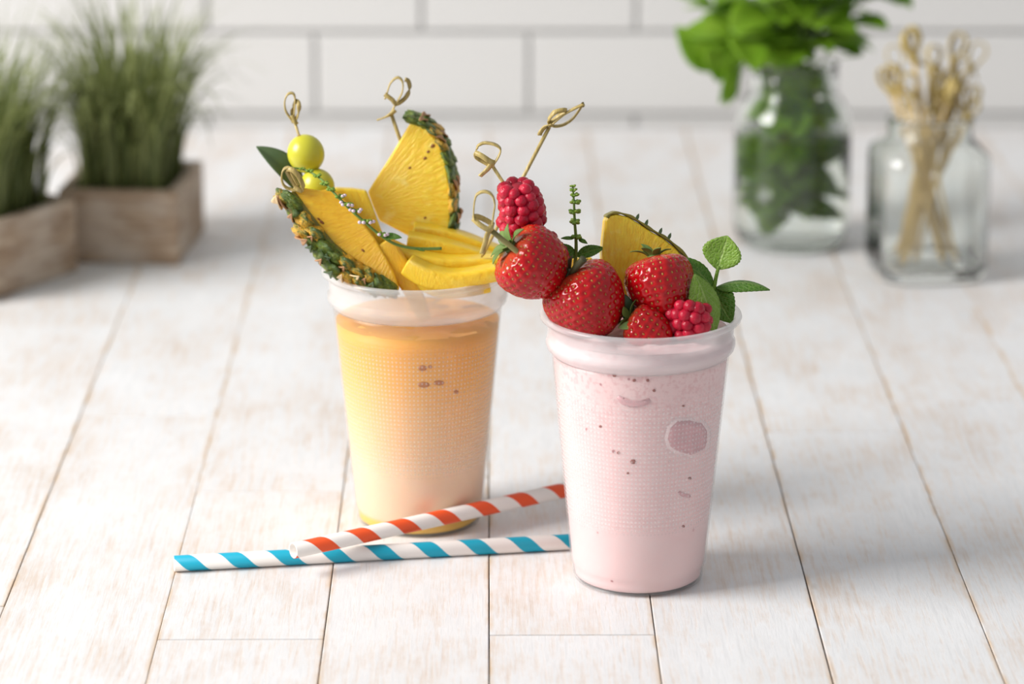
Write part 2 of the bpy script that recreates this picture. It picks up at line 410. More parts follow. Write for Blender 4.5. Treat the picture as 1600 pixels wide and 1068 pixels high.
for sx in (-.66, .66):
    for yy in (1.14, 2.46): bevel(mk('leg', box(sx, yy, -.43, .07, .07, .70), M_PLANKSIDE, table, smooth=False), .004)

# ================================================================== cups
CUPH = .1357
def make_cup(label, cx, cy):
    t = thing('plastic_cup', label, 'cup', (cx, cy, 0), group='frosted plastic cups')
    w = .0006
    out = [(.0300, .0004), (.0316, .0012), (.0322, .0030), (.0322, .0068), (.0328, .0080), (.0334, .0100), (.0433, .1160)]
    out = out[:-1] + [(.0334+.0099*i/30, .0100+.1060*i/30) for i in range(1, 31)]
    inn = [(r-w, z+.0002) for r, z in out[2:]]
    n = 128
    # body: a single wall, thickness given by the inner skin
    V, F = closed_lathe(out + [(r, z) for r, z in inn[::-1]] , n)
    cw = mk('cup_wall', (V, F), [M_CUP, M_CUPIN], t, Matrix.Translation((cx, cy, 0)))
    for q in cw.data.polygons:
        if q.index >= (len(out)-1)*n: q.material_index = 1
    mk('cup_base', closed_lathe([(.0002, .0006), (.0298, .0006), (.0298, .0014), (.0002, .0014)], 96), M_CUP, t, Matrix.Translation((cx, cy, 0)))
    rim = [(.0433, .1160), (.0440, .1172), (.0455, .1186), (.0461, .1204), (.0460, .1222), (.0453, .1236), (.0451, .1250), (.0453, .1300), (.0456, .1318),
           (.0474, .1324), (.0486, .1332), (.0490, .1343), (.0487, .1354), (.0478, .1358), (.0466, .1357), (.0456, .1350)]
    inner = [(.0449, .1330), (.0446, .1300), (.0444, .1250), (.0446, .1234), (.0453, .1220), (.0454, .1205), (.0449, .1192), (.0434, .1178), (.0427, .1162)]
    mk('cup_rim', closed_lathe(rim+inner, n), M_RIM, t, Matrix.Translation((cx, cy, 0)))
    return t
XP, YP, XO, YO = .0624, 1.542, -.0483, 1.6286
make_cup('frosted plastic cup holding the pink smoothie and strawberries', XP, YP)
make_cup('frosted plastic cup holding the orange smoothie and pineapple', XO, YO)
def cup_r(z): return .0334 + (.0433-.0334)*(z-.010)/.106
def fill(name, label, cx, cy, top, mat, wave, seed):
    t = thing(name, label, 'smoothie', (cx, cy, 0)); M = Matrix.Translation((cx, cy, 0))
    prof = [(.0002, .0018), (.0296, .0018), (.0311, .0030), (.0313, .0050), (.03145, .0070), (.0320, .0082), (.0325, .0102)]
    for i in range(1, 13):
        z = .0102 + (min(top, .1155)-.0102)*i/12; prof.append((cup_r(z)-.0009, z))
    if top > .1165:
        for r, z in ((.0432, .1186), (.0446, .1203), (.0446, .1222), (.0440, .1236), (.0437, .1252)):
            if z < top: prof.append((r, z))
        prof.append((.0436, top))
    body = mk('smoothie_body', lathe(prof, 96), mat, t, M)
    V, F = [], []; n, m = 72, 14; R0 = prof[-1][0]
    for i in range(m+1):
        for k in range(n):
            a = 2*PI*k/n; r = R0*(1-i/m)+1e-5
            p = Vector((r*math.cos(a), r*math.sin(a), 0)); h = wave*mnoise.noise(p*70+Vector((seed, 0, 0)))+.5*wave*mnoise.noise(p*190+Vector((seed, 3, 0)))
            V.append((p.x, p.y, top + (h + wave*.3)*min(1, (i+.4)/2) - .00005))
    for i in range(m):
        for k in range(n): k2 = (k+1) % n; F.append((i*n+k, i*n+k2, (i+1)*n+k2, (i+1)*n+k))
    mk('smoothie_top', (V, F), mat, t, M); return t
tp = fill('smoothie', 'thick pale pink berry smoothie filling its cup to the rim', XP, YP, .1262, M_PINK, .004, 1)
to = fill('smoothie', 'orange mango smoothie fading to pale peach at the bottom', XO, YO, .1085, M_ORANGE, .0015, 5)
def on_cup(u, v, cx, cy, dr=-.0007):      # point of a pixel on the near side of a cup's wall
    z = .07
    for _ in range(12):
        d = ray(u, v); r = cup_r(z)+dr
        ox, oy = CAM.x-cx, CAM.y-cy
        A = d.x**2+d.y**2; B = 2*(ox*d.x+oy*d.y); C = ox*ox+oy*oy-r*r
        D = B*B-4*A*C
        s = (-B-math.sqrt(max(D, 0)))/(2*A); p = CAM+d*s; z = p.z
    return p
def patch(name, outline, cx, cy, mat, parent, lift=.00015, dr=-.0009):     # a lump pressed against the inside of the cup wall
    P = [on_cup(u, v, cx, cy, dr+.0001) for u, v in outline]; c = sum(P, Vector())/len(P)
    n = len(P); V = []; rings = (1., .93, .6)
    for j, q in enumerate(rings):
        for p in P:
            x = c.lerp(p, q); d = Vector((x.x-cx, x.y-cy, 0)).normalized(); rr = cup_r(x.z)+dr+.0001 + (lift if j else -.0008)
            V.append(Vector((cx, cy, x.z))+d*rr)
    cc = Vector((c.x-cx, c.y-cy, 0)).normalized(); V.append(Vector((cx, cy, c.z))+cc*(cup_r(c.z)+dr+.0001+lift))
    F = []
    for j in range(2):
        for k in range(n): k2 = (k+1) % n; F.append((j*n+k, j*n+k2, (j+1)*n+k2, (j+1)*n+k))
    for k in range(n): F.append((2*n+k, 2*n+(k+1) % n, 3*n))
    return mk(name, (V, F), mat, parent)
def arc_outline(P, w):
    S = spline([Vector((u, v, 0)) for u, v in P], 6); up, dn = [], []
    for i, p in enumerate(S):
        t = (S[min(i+1, len(S)-1)]-S[max(i-1, 0)]).normalized(); q = Vector((-t.y, t.x, 0)); s = w*(.55+.45*math.sin(PI*i/(len(S)-1)))
        up.append((p.x+q.x*s, p.y+q.y*s)); dn.append((p.x-q.x*s, p.y-q.y*s))
    return up + dn[::-1]
pent = [(1042, 685), (1046, 668), (1058, 656), (1078, 655), (1098, 660), (1106, 672), (1106, 690), (1102, 702), (1080, 712), (1058, 706), (1046, 698)]
big = [((u-1074)*1.2+1074, (v-684)*1.2+684) for u, v in pent]
patch('froth_ring', big, XP, YP, M_PINKPALE, tp, .00005, -.00085); patch('ice_cube', pent, XP, YP, M_ICE, tp, .00012, -.00075)
patch('air_pocket', arc_outline([(964, 619), (974, 628), (992, 631), (1008, 629), (1017, 624)], 5.5), XP, YP, M_ICE, tp, .0001, -.0008)
patch('air_pocket', arc_outline([(1060, 768), (1068, 773), (1080, 775)], 3.), XP, YP, M_ICE, tp, .0001, -.0008)
for (u, v, s) in ((989, 721, 4), (973, 578, 2.4), (966, 707, 2.2), (981, 739, 1.8), (1078, 747, 2.2), (1068, 634, 1.8), (1068, 822, 2), (938, 666, 2), (1022, 610, 2.4), (1012, 594, 2.4), (991, 594, 2.6), (960, 586, 3)):
    patch('berry_fleck', [(u+s*math.cos(a)*1.2, v+s*math.sin(a)) for a in np.linspace(0, 2*PI, 7)[:-1]], XP, YP, M_PULP, tp, .0001, -.0008)
for (u, v, s, e) in ((660, 575, 6, 1.2), (672, 573, 3.5, 1), (662, 601, 6, 1.7), (686, 598, 5, 1.8), (713, 612, 4, 1)):
    patch('berry_fleck', [(u+s*e*math.cos(a), v+s*.8*math.sin(a)) for a in np.linspace(0, 2*PI, 9)[:-1]], XO, YO, M_PULPO, to, .0001, -.0008)

# ================================================================== straws
def straw(label, A, B, L, mat):
    A, B = Vector(A), Vector(B); d = (B-A).normalized(); M = frame(A, d, (0, 0, 1))
    R, r = .0040, .0034; V, F = [], []
    ring = [(R, 0), (R, L), (r, L), (r, 0)]; n = 40
    for rr, x in ring:
        for k in range(n): a = 2*PI*k/n; V.append((x, rr*math.cos(a), rr*math.sin(a)))
    for i in range(4):
        for k in range(n): k2 = (k+1) % n; i2 = (i+1) % 4; F.append((i*n+k, i*n+k2, i2*n+k2, i2*n+k))
    o = mk('paper_straw', (V, F), mat, None, M); bevel(o, .0002, 1, 60)
    return meta(o, label, 'straw', 'striped paper straws')
b0 = T(272, 880, .004); b1 = T(890, 846, .004)
straw('turquoise and white striped paper straw lying flat on the planks', b0, b1, .2, M_BLUE)
r0 = T(458, 860, .0136); r1 = T(886, 791, .0042)
straw('orange-red and white striped paper straw resting across the turquoise one', r0, r1, .197, M_RED)

# ================================================================== strawberries
SPROF = [(0, .0), (.0, .22), (.012, .40), (.05, .66), (.13, .86), (.25, .97), (.38, 1.), (.55, .945), (.70, .83), (.82, .67), (.91, .49), (.97, .26), (1, 0)]
def sprof(s):
    for (a, ra), (b, rb) in zip(SPROF[:-1], SPROF[1:]):
        if s <= b and b > a:
            t = (s-a)/(b-a); return ra+(rb-ra)*t
    return 0
def strawberry(label, c, axis, L, Wd, sepals, roll=0., seed=1, side=(1, 0, 0), lump=.06, stem=None):
    rnd = random.Random(seed); R = Wd/2
    M = frame(c, side, axis); M = M @ Matrix.Translation((0, 0, -.45*L))
    t = thing('strawberry', label, 'strawberry', M=M, group='strawberries on the pink smoothie')
    ss = np.linspace(0, 1, 400); rr = np.array([sprof(s) for s in ss])
    k5 = np.ones(31)/31; rr = np.convolve(np.pad(rr, 15, mode='edge'), k5, 'valid'); rr[0] = 0.12; rr[-1] = 0
    def rad(s): return float(np.interp(s, ss, rr))
    def surf(s, a):
        p = Vector((math.cos(a), math.sin(a), s*2.0)); q = 1+lump*mnoise.noise(p*1.1+Vector((seed*3.1, 0, 0)))+.06*math.cos(2*a+seed)
        r = R*rad(s)*q; z = L*s - .10*L*math.exp(-(rad(s)/.42)**2)*(-1 if s < .3 else 0)
        if s < .3: z = L*s + .07*L*(1-rad(s))**1.0*1.0
        return Vector((r*math.cos(a), r*math.sin(a), z))
    seeds = []; sp = .0041; s = .05; row = 0
    while s < .97:
        r = R*rad(s); n = max(3, int(2*PI*r/sp))
        for k in range(n): seeds.append((s+.008*(rnd.random()-.5), 2*PI*(k+.5*(row % 2))/n + .12*rnd.random()))
        dr = abs(rad(min(s+.02, 1))-rad(s))*R; s += .02*(sp*.80)/math.hypot(.02*L, dr); row += 1
    SPts = np.array([surf(a, b) for a, b in seeds])
    n, m = 132, 84; V = []
    for i in range(m+1):
        for k in range(n): V.append(surf(i/m, 2*PI*k/n))
    A = np.array(V); d2 = np.full(len(A), 9.)
    for q in SPts: d2 = np.minimum(d2, ((A-q)**2).sum(1))
    cen = np.array([0, 0, .42*L]); nrm = A-cen; nrm /= np.linalg.norm(nrm, axis=1)[:, None]+1e-9
    A = A - nrm*(.00085*np.exp(-d2/(2*.00092**2)))[:, None] + nrm*.0003
    F = [(i*n+k, i*n+(k+1) % n, (i+1)*n+(k+1) % n, (i+1)*n+k) for i in range(m) for k in range(n)]
    mk('berry_body', (A.tolist(), F), M_STRAW, t, local=True)
    bv, bf = ball(6, 5); parts = []
    for (s, a), q in zip(seeds, SPts):
        p = Vector(q); nn = (p-Vector(cen)).normalized(); ax = (surf(min(s+.03, 1), a)-surf(max(s-.03, 0), a)).normalized()
        S = frame(p - nn*.00042, ax, nn) @ Matrix.Diagonal((.00078, .00048, .00034, 1)); parts.append(xf((bv, bf), S))
    meta(mk('seeds', merge(parts), M_SEED, t, local=True), kind='stuff')
    top = Vector((0, 0, .05*L))
    cal = mk('calyx', xf(ball(12, 8), Matrix.Translation(top) @ Matrix.Diagonal((R*.2, R*.2, R*.10, 1))), sepals[0][5], t, local=True)
    for (ang, ln, wd, lift, curl, mt) in sepals:
        d = Vector((math.cos(ang), math.sin(ang), 0)); b = top + d*R*.12; tip = b + d*ln*math.cos(lift) + Vector((0, 0, -ln*math.sin(lift)))
        leaf('sepal', M @ b, M @ tip, (M.to_3x3() @ (Vector((0, 0, -1))*math.cos(lift)+d*-math.sin(lift))), wd, mt, cal, curl=curl, fold=.25, serr=0, shape=.7)
    if stem:
        P = spline([M @ (top+Vector((0, 0, .002)))] + [Vector(p) for p in stem], 6)
        mk('stem', sweep(P, circ(.0013, 8), scale=lambda q: 1+.5*q), M_SEPALDARK, t)
    return t
def leaf(name, base, tip, normal, width, mat, parent=None, curl=0., fold=.2, serr=.05, shape=.8, nx=22, ny=8, clampf=None, thick=.00035, teeth=11, wavy=0.):
    base, tip = Vector(base), Vector(tip); L = (tip-base).length
    M = frame(base, tip-base, normal); V, UV = [], []
    for i in range(nx+1):
        s = i/nx; w = width/2*max(math.sin(PI*min(s**shape, 1.)), 0)**.8
        if i in (0, nx): w = width*.02
        w *= 1+serr*(2*((s*teeth) % 1)-1)
        for j in range(-ny//2, ny//2+1):
            y = 2*j/ny; z = abs(y)*w*fold*1.0 + curl*L*(4*s*(1-s)) + wavy*L*math.sin(s*9+y*2)*abs(y)
            p = Vector((s*L, y*w, z))
            if clampf: p = M.inverted() @ clampf(M @ p)
            V.append(p); UV.append((s, .5+y/2))
    c = ny+1; F = [(i*c+j, i*c+j+1, (i+1)*c+j+1, (i+1)*c+j) for i in range(nx) for j in range(ny)]
    o = mk(name, (V, F), mat, parent, M, uv=UV)
    sd = o.modifiers.new('thickness', 'SOLIDIFY'); sd.thickness = thick; sd.offset = 0
    return o
def pxdir(du, dv, toward=0.): return Vector((du, -toward*math.hypot(du, dv), -dv)).normalized()
sepA = [(a, l*.012, .0062, lf, .15, M_SEPAL) for a, l, lf in ((.2, .9, .2), (1.3, .8, .5), (2.4, .9, .3), (3.5, .9, .2), (4.6, .9, .5), (5.5, .8, .8))]
strawberry('strawberry with pale green sepals skewered first below the bamboo loop, hanging outside the cup', W(831, 411, 1.527), pxdir(62, 52, -.15), .0335, .0350, sepA, seed=2)
sepB = [(a, l*.012, .0042, lf, .1, M_SEPALDARK) for a, l, lf in ((.4, 1., .1), (1.5, .8, .6), (2.6, 1., .1), (3.6, .9, .3), (4.5, .9, .1), (5.4, .8, .5))]
strawberry('largest strawberry, skewered second, with dark dry sepals and stub stem, at the cup rim', W(914, 467, 1.529), pxdir(40, 56, .05), .0370, .0390, sepB, seed=5, stem=[W(898, 420, 1.522), W(912, 404, 1.519)])
sepC = [(a, l*.010, .0045, lf, .12, M_SEPAL) for a, l, lf in ((.1, .7, .25), (1.2, .8, .4), (2.3, .8, .7), (3.1, 1., .5), (4.1, .95, .95), (5.2, .7, .3))]
strawberry('bright red strawberry set upright against the pineapple wedge, green sepals on top', W(1032, 446, 1.536), pxdir(14, 60, .32), .0355, .0350, sepC, seed=9)
sepD = [(a, l*.010, .004, lf, .1, M_SEPAL) for a, l, lf in ((.3, .9, .2), (1.5, .9, .5), (2.7, .8, .2), (3.9, .8, .6), (5.1, .9, .3))]
strawberry('small strawberry half sunk in pink smoothie beside a raspberry', W(1011, 513, 1.5205), pxdir(50, 26, .3), .0240, .0205, sepD, seed=12)

# ================================================================== raspberries
me_dr = None
def raspberry(label, c, axis, L, Wd, seed):
    global me_dr
    rnd = random.Random(seed); M = frame(c, (1, .2, .1), axis) @ Matrix.Translation((0, 0, -L*.5))
    t = thing('raspberry', label, 'raspberry', M=M, group='raspberries on the pink smoothie'); R = Wd/2; dr = .0032
    def prof(s): return (R-dr*.9)*(max(0, 1-max(0, (s-.25)/.80)**2.2))**.5*(1 if s > .25 else .93+.07*s/.25)
    V, F = lathe([(.0001, L*.55), (R*.35, L*.45), (R*.42, L*.05), (prof(0)-.0004, 0.0006)] + [(max(prof(s)-.0001, .0002), s*(L-dr)-.0012) for s in (.12, .25, .4, .55, .7, .85, .95)] + [(.0001, L-dr-.0018)], 28)
    mk('berry_core', (V, F), M_RASPCORE, t, local=True)
    if me_dr is None:
        bm = bmesh.new(); bmesh.ops.create_icosphere(bm, subdivisions=2, radius=1); me_dr = bpy.data.meshes.new('drupelet'); bm.to_mesh(me_dr); bm.free()
        me_dr.materials.append(M_RASP); me_dr.polygons.foreach_set('use_smooth', [True]*len(me_dr.polygons))
    s = .02; row = 0
    while s < 1.0:
        r = prof(s); n = max(1, round(2*PI*r/(dr*1.50))) if r > dr*.6 else 1
        for k in range(n):
            a = 2*PI*(k+row*.5+.3*math.sin(row*7+seed))/n + .22*rnd.random(); q = dr*(.96+.30*rnd.random())
            if n == 1: r = 0
            p = Vector((r*math.cos(a), r*math.sin(a), s*(L-dr)+.0016*(rnd.random()-.5)))
            link('drupelet', me_dr, t, Matrix.Translation(p) @ Matrix.Rotation(a, 4, 'Z') @ Matrix.Diagonal((q*1.06, q, q*.95, 1)), local=True)
        if n == 1: break
        sl = abs(prof(min(s+.05, 1))-prof(s)); s += .05*(dr*1.38)/math.hypot(.05*(L-dr), sl); row += 1
    return t
raspberry('large raspberry, topmost on its knotted bamboo pick', W(811, 309, 1.545), pxdir(-16, -60, .15), .0250, .0212, 1)
raspberry('raspberry threaded just under the topmost one, partly behind a strawberry', W(822, 359, 1.553), pxdir(25, 40, -.5), .0190, .0215, 2)
raspberry('raspberry almost hidden behind the two skewered strawberries', W(864, 408, 1.556), pxdir(30, 40, 0), .0200, .0185, 3)
raspberry('raspberry lying at the cup rim beside mint leaf, hollow end upward', W(1076, 509, 1.5215), pxdir(-4, 50, .35), .0175, .0225, 4)

# ================================================================== bamboo picks
def pick(label, knot, end, loop, tail, Y, dy=.003, wrap=None, mat=M_BAMBOO, width=.0030, side=(0, 1, .15), group='knotted bamboo picks in the fruit', rad=.00085, matk=M_BAMBOO):
    k = Vector(knot); e = Vector(end)
    t = thing('bamboo_pick', label, 'pick', e, group=group)
    mk('skewer', sweep([e, e.lerp(k, .03), e.lerp(k, .5), k], circ(rad, 8), scale=lambda s: .35 if s == 0 else 1), mat, t)
    P = spline([W(u, v, Y+d*.001) for u, v, d in loop], 8)
    mk('loop', ribbon(P, width, .0007, lambda s: side), matk, t)
    P = spline([W(u, v, Y+d*.001) for u, v, d in tail], 6)
    mk('tail', ribbon(P, width*.8, .0008, lambda s: (1, .3, .3)), matk, t)
    if wrap:
        P = spline([W(u, v, Y+d*.001) for u, v, d in wrap], 8); mk('knot', ribbon(P, width*.85, .0007, lambda s: (.25, .35, 1)), matk, t)
    return t
# strawberry pick (tall loop, flat strip)
pick('bamboo pick with tall upright loop piercing the two strawberries', W(764, 357, 1.512), W(935, 497, 1.528),
     [(768, 356, 0), (771, 335, 0), (773, 318, .5), (768, 304, 1), (757, 299, 1.5), (745, 304, 1.5), (741, 318, 1), (740, 336, 0), (742, 344, -1)],
     [(768, 352, -1.5), (761, 368, -1), (758, 380, -.5), (753, 396, 0)], 1.512,
     wrap=[(739, 341, -1), (750, 351, -2.5), (763, 358, -2.5), (770, 354, -1), (769, 350, 1.5), (756, 342, 2.5), (744, 338, 1), (739, 341, -1)], rad=.0013, mat=M_BAMBOOG)
# raspberry pick
pick('bamboo pick with broad slanted loop threading the raspberries', W(768, 257, 1.545), W(878, 425, 1.558),
     [(771, 256, 0), (778, 246, 0), (782, 234, .5), (774, 226, 1.5), (758, 223, 2.5), (748, 227, 2), (745, 233, 1)],
     [(769, 254, -1.5), (762, 264, -1), (750, 275, 0)], 1.545,
     wrap=[(742, 238, 0), (752, 243, -2), (764, 251, -2.2), (772, 255, -1), (768, 258, 1), (756, 252, 2), (745, 245, 1.5), (742, 238, 0)])
# tall pick standing in the mango slices
pick('tall bare bamboo pick with pointed flat loop standing in the mango slices', W(858, 199, 1.600), W(752, 402, 1.605),
     [(858, 199, 0), (868, 189, 0), (885, 176, .5), (909, 164, 1), (908, 167, 2.), (896, 184, 3.5), (882, 194, 3), (868, 197, 1.5), (858, 194, 0)],
     [(862, 194, -1), (852, 198, -1), (845, 206, -.5), (843, 211, 0)], 1.600,
     wrap=[(857, 187, 0), (866, 176, -1.5), (880, 172, -1), (884, 174, 1), (872, 183, 2), (860, 192, 1.5), (857, 187, 0)], rad=.00095, width=.0028)
# pineapple wedge pick (rear)
pick('bamboo pick with long double loop stuck in the upright pineapple wedge', W(611, 177, 1.645), W(640, 262, 1.652),
     [(610, 178, 0), (618, 163, 0), (628, 145, 0), (629, 128, .5), (621, 121, 1), (610, 130, 1), (604, 148, .5), (601, 155, 0)],
     [(618, 172, -1.5), (608, 180, -1.5), (597, 185, -1), (590, 187, 0)], 1.645,
     wrap=[(601, 147, -1), (612, 155, -1.5), (620, 162, -1), (634, 152, 1), (640, 138, 2.), (638, 127, 2.), (633, 124, 1)], rad=.0010, width=.0026)
# grape pick
pick('bamboo pick with narrow upright loop holding the two grapes', W(460, 189, 1.640), W(524, 392, 1.628),
     [(459, 191, 0), (447, 174, .5), (445, 158, .5), (450, 147, 1), (458, 146, 1.5), (461, 155, 1), (460, 172, .5), (458, 188, 0)],
     [(456, 180, -1), (461, 190, -1.5), (464, 194, -1)], 1.640,
     wrap=[(459, 192, 0), (466, 178, -1), (467, 164, -.5), (463, 158, 1), (457, 170, 2), (459, 192, 1)], rad=.0007, width=.0026)
# front wedge pick
pick('short bamboo pick looped close above the leaning pineapple wedge', W(461, 296, 1.607), W(490, 322, 1.607),
     [(462, 297, 0), (446, 292, 0), (440, 279, 0), (443, 265, .5), (452, 262, 1), (456, 272, 1.5), (466, 290, 1)],
     [(460, 292, -1), (466, 296, -1.5), (472, 298, -1)], 1.604,
     wrap=[(448, 264, 0), (458, 266, -1.5), (468, 278, -1.5), (474, 294, -.5), (466, 295, 1), (456, 280, 1.5), (448, 266, 1)], rad=.0009, width=.0030)

# ================================================================== pineapple, mango, grapes (orange cup)
def slab(outline, o, n, thick, name, mat, parent, apex=None, bev=.0012):
    n = Vector(n).normalized(); o = Vector(o)
    P = [ray_plane(u, v, o, n) for u, v in outline]
    org = ray_plane(*apex, o, n) if apex else P[0]
    M = frame(org, (1, 0, 0), n); Mi = M.inverted()
    L = [Mi @ p for p in P]; bm = bmesh.new()
    vs = [bm.verts.new((p.x, p.y, 0)) for p in L]; f = bm.faces.new(vs)
    if f.normal.z < 0: f.normal_flip()
    ex = bmesh.ops.extrude_face_region(bm, geom=[f]); nv = [g for g in ex['geom'] if isinstance(g, bmesh.types.BMVert)]
    for v in nv: v.co.z -= thick
    bmesh.ops.recalc_face_normals(bm, faces=bm.faces[:])
    me = bpy.data.meshes.new(name); bm.to_mesh(me); bm.free(); me.materials.append(mat)
    ob = link(name, me, parent, M); bevel(ob, bev, 3, 35); return ob, M
me_sc = {}
def scale_piece(parent, p, out, along, size, mat, bract=None, flat=.55, seed=0):
    key = (mat.name, seed % 3)
    if key not in me_sc:
        V, F = ball(20, 13); rr = random.Random(seed); V = [Vector(v)*(1+.38*mnoise.noise(Vector(v)*1.7+Vector((seed*2., 0, 0)))+.20*mnoise.noise(Vector(v)*4.2+Vector((seed, 0, 0)))) for v in V]
        V = [v*(1-.25*max(0, v.z)*(1-math.hypot(v.x, v.y))) for v in V]
        me = bpy.data.meshes.new('rind_scale'); me.from_pydata([tuple(v) for v in V], [], F); me.materials.append(mat); me.polygons.foreach_set('use_smooth', [True]*len(F)); me_sc[key] = me
    M = frame(p, along, out) @ Matrix.Diagonal((size, size*.85, size*flat, 1))
    o = link('rind_scale', me_sc[key], parent, M)
    if bract:
        tip, w, mt = bract; b = Vector(p)+Vector(out).normalized()*size*flat*.7
        leaf('bract', b, tip, out, w, mt, parent, curl=.10, fold=.5, serr=0, shape=.6, nx=8, ny=4, thick=.0006)
    return o
G = 'pineapple pieces in the orange smoothie'
# rear upright wedge
t = thing('pineapple_wedge', 'upright yellow pineapple wedge with green and brown rind down one side', 'pineapple', W(650, 385, 1.65), group=G)
nb = Vector((-.10, -1, .12))
fl, Mw = slab([(574, 300), (584, 284), (612, 240), (632, 206), (642, 190), (655, 193), (672, 205), (686, 224), (696, 250), (702, 285), (704, 320), (704, 366), (700, 392), (668, 386), (636, 368), (606, 352), (592, 345), (582, 322)],
     W(640, 300, 1.643), nb, .017, 'flesh', M_PINE, t, apex=(560, 330))
rn = Vector((-.10, -1, .12)).normalized()
rd = mk('rind', sweep(spline([ray_plane(u, v, W(640, 300, 1.643), rn) - rn*.0085 for u, v in ((645, 189), (662, 195), (678, 208), (690, 227), (699, 250), (704, 280), (706, 320), (706, 350), (703, 384))], 4), rrect(.0035, .0165, .3), up=tuple(rn)), M_RINDG, t)
arc = [(647, 188), (664, 194), (680, 207), (692, 226), (701, 248), (706, 272), (709, 298), (710, 322), (710, 346), (708, 368)]
for j, dpt in enumerate((.003, .0125)):
    for i, (u, v) in enumerate(arc):
        p = ray_plane(u-3, v, W(640, 300, 1.643), rn) - rn*dpt + Vector((0, 0, .0015*j))
        c = ray_plane(600, 310, W(640, 300, 1.643), rn) - rn*dpt; out = (p-c).normalized()
        mt = M_RINDA if (i in (2, 3, 6) and j == 0) or (i+j) % 4 == 3 else M_RINDG
        br = None
        if i in (1, 3, 6, 8): br = (p + out*.0045 + Vector((.001, -.003, .005)), .004, M_BRACT)
        scale_piece(rd, p, out, rn, .0062, mt, br, .36, i+j*5)
for (u, v, s) in ((676, 228, 4), (684, 219, 3.5), (664, 247, 3.2), (669, 237, 3), (640, 262, 2.5), (664, 340, 2.4)):
    p = ray_plane(u, v, W(640, 300, 1.643), rn); link('eye', mk('eye', xf(ball(8, 6), frame(p, (1, 0, .6), rn) @ Matrix.Diagonal((PX(s, 1.64), PX(s*.7, 1.64), .0005, 1))), M_PIT, t).data) if False else mk('eye', xf(ball(8, 6), frame(p, (1, 0, .6), rn) @ Matrix.Diagonal((PX(s, 1.64), PX(s*.7, 1.64), .0005, 1))), M_PIT, t)
# front leaning wedge
o0 = W(530, 370, 1.600); nf = Vector((.06, -1, .30)).normalized()
t = thing('pineapple_wedge', 'leaning pineapple wedge with spiky green and amber rind overhanging the rim', 'pineapple', W(600, 447, 1.60), group=G)
slab([(454, 296), (474, 293), (500, 297), (517, 294), (535, 306), (560, 338), (586, 372), (604, 402), (618, 430), (625, 452), (612, 458), (596, 436), (575, 420), (556, 408), (536, 392), (516, 376), (496, 350), (478, 328), (464, 308)],
     o0, nf, .013, 'flesh', M_PINEDEEP, t, apex=(640, 330))
def fp(u, v, d=.0): return ray_plane(u, v, o0, nf) - nf*d
outd = pxdir(-60, 62, .35)
rd = mk('rind', sweep(spline([fp(u, v, .005) for u, v in ((450, 304), (464, 324), (480, 346), (500, 372), (522, 396), (548, 416), (576, 434), (610, 452))], 4), rrect(.012, .009, .3), up=tuple(outd)), M_RINDTHIN, t)
SCL = [(456, 316, 0, M_RINDG), (446, 312, 1, M_RINDA), (464, 334, 1, M_RINDG), (476, 346, 0, M_RINDA), (474, 362, 1, M_RINDA), (492, 364, 0, M_RINDA), (490, 380, 1, M_RINDG), (508, 386, 0, M_RINDG), (505, 400, 1, M_RINDG), (524, 400, 0, M_RINDG), (520, 418, 1, M_RINDG), (540, 410, 0, M_RINDA), (541, 428, 1, M_RINDA), (558, 421, 0, M_RINDA), (560, 438, 1, M_RINDA), (576, 432, 0, M_RINDA), (580, 446, 1, M_RINDG), (592, 442, 0, M_RINDG), (604, 448, 0, M_RINDG)]
BR = {2: ((448, 344), .004, M_BRACT), 6: ((480, 392), .004, M_DARKLEAF), 8: ((498, 410), .004, M_BRACT), 10: ((530, 412), .005, M_DARKLEAF), 11: ((532, 424), .004, M_BRACT), 12: ((528, 436), .004, M_BRACTPALE), 1: ((418, 326), .0065, M_BRACTPALE), 0: ((427, 316), .005, M_BRACT), 4: ((471, 384), .006, M_BRACT), 5: ((484, 374), .004, M_BRACT), 7: ((516, 404), .005, M_DARKLEAF), 9: ((509, 398), .005, M_DARKLEAF), 13: ((553, 440), .005, M_BRACTPALE), 15: ((566, 440), .004, M_BRACT), 17: ((600, 425), .005, M_DARKLEAF)}
for i, (u, v, r, mt) in enumerate(SCL):
    p = fp(u, v, .003+.003*r)
    br = None
    if i in BR:
        (bu, bv2), bw, bm_ = BR[i]; br = (fp(bu, bv2, -.005), bw, bm_)
    scale_piece(rd, p, outd, nf, .0082, mt, br, .48, i)
for (u, v, s) in ((503, 347, 4.5), (498, 342, 3), (567, 391, 3.5), (558, 408, 2.5)):
    mk('eye', xf(ball(8, 6), frame(fp(u, v), (1, 0, -.9), nf) @ Matrix.Diagonal((PX(s, 1.6), PX(s*.5, 1.6), .0005, 1))), M_PIT, t)
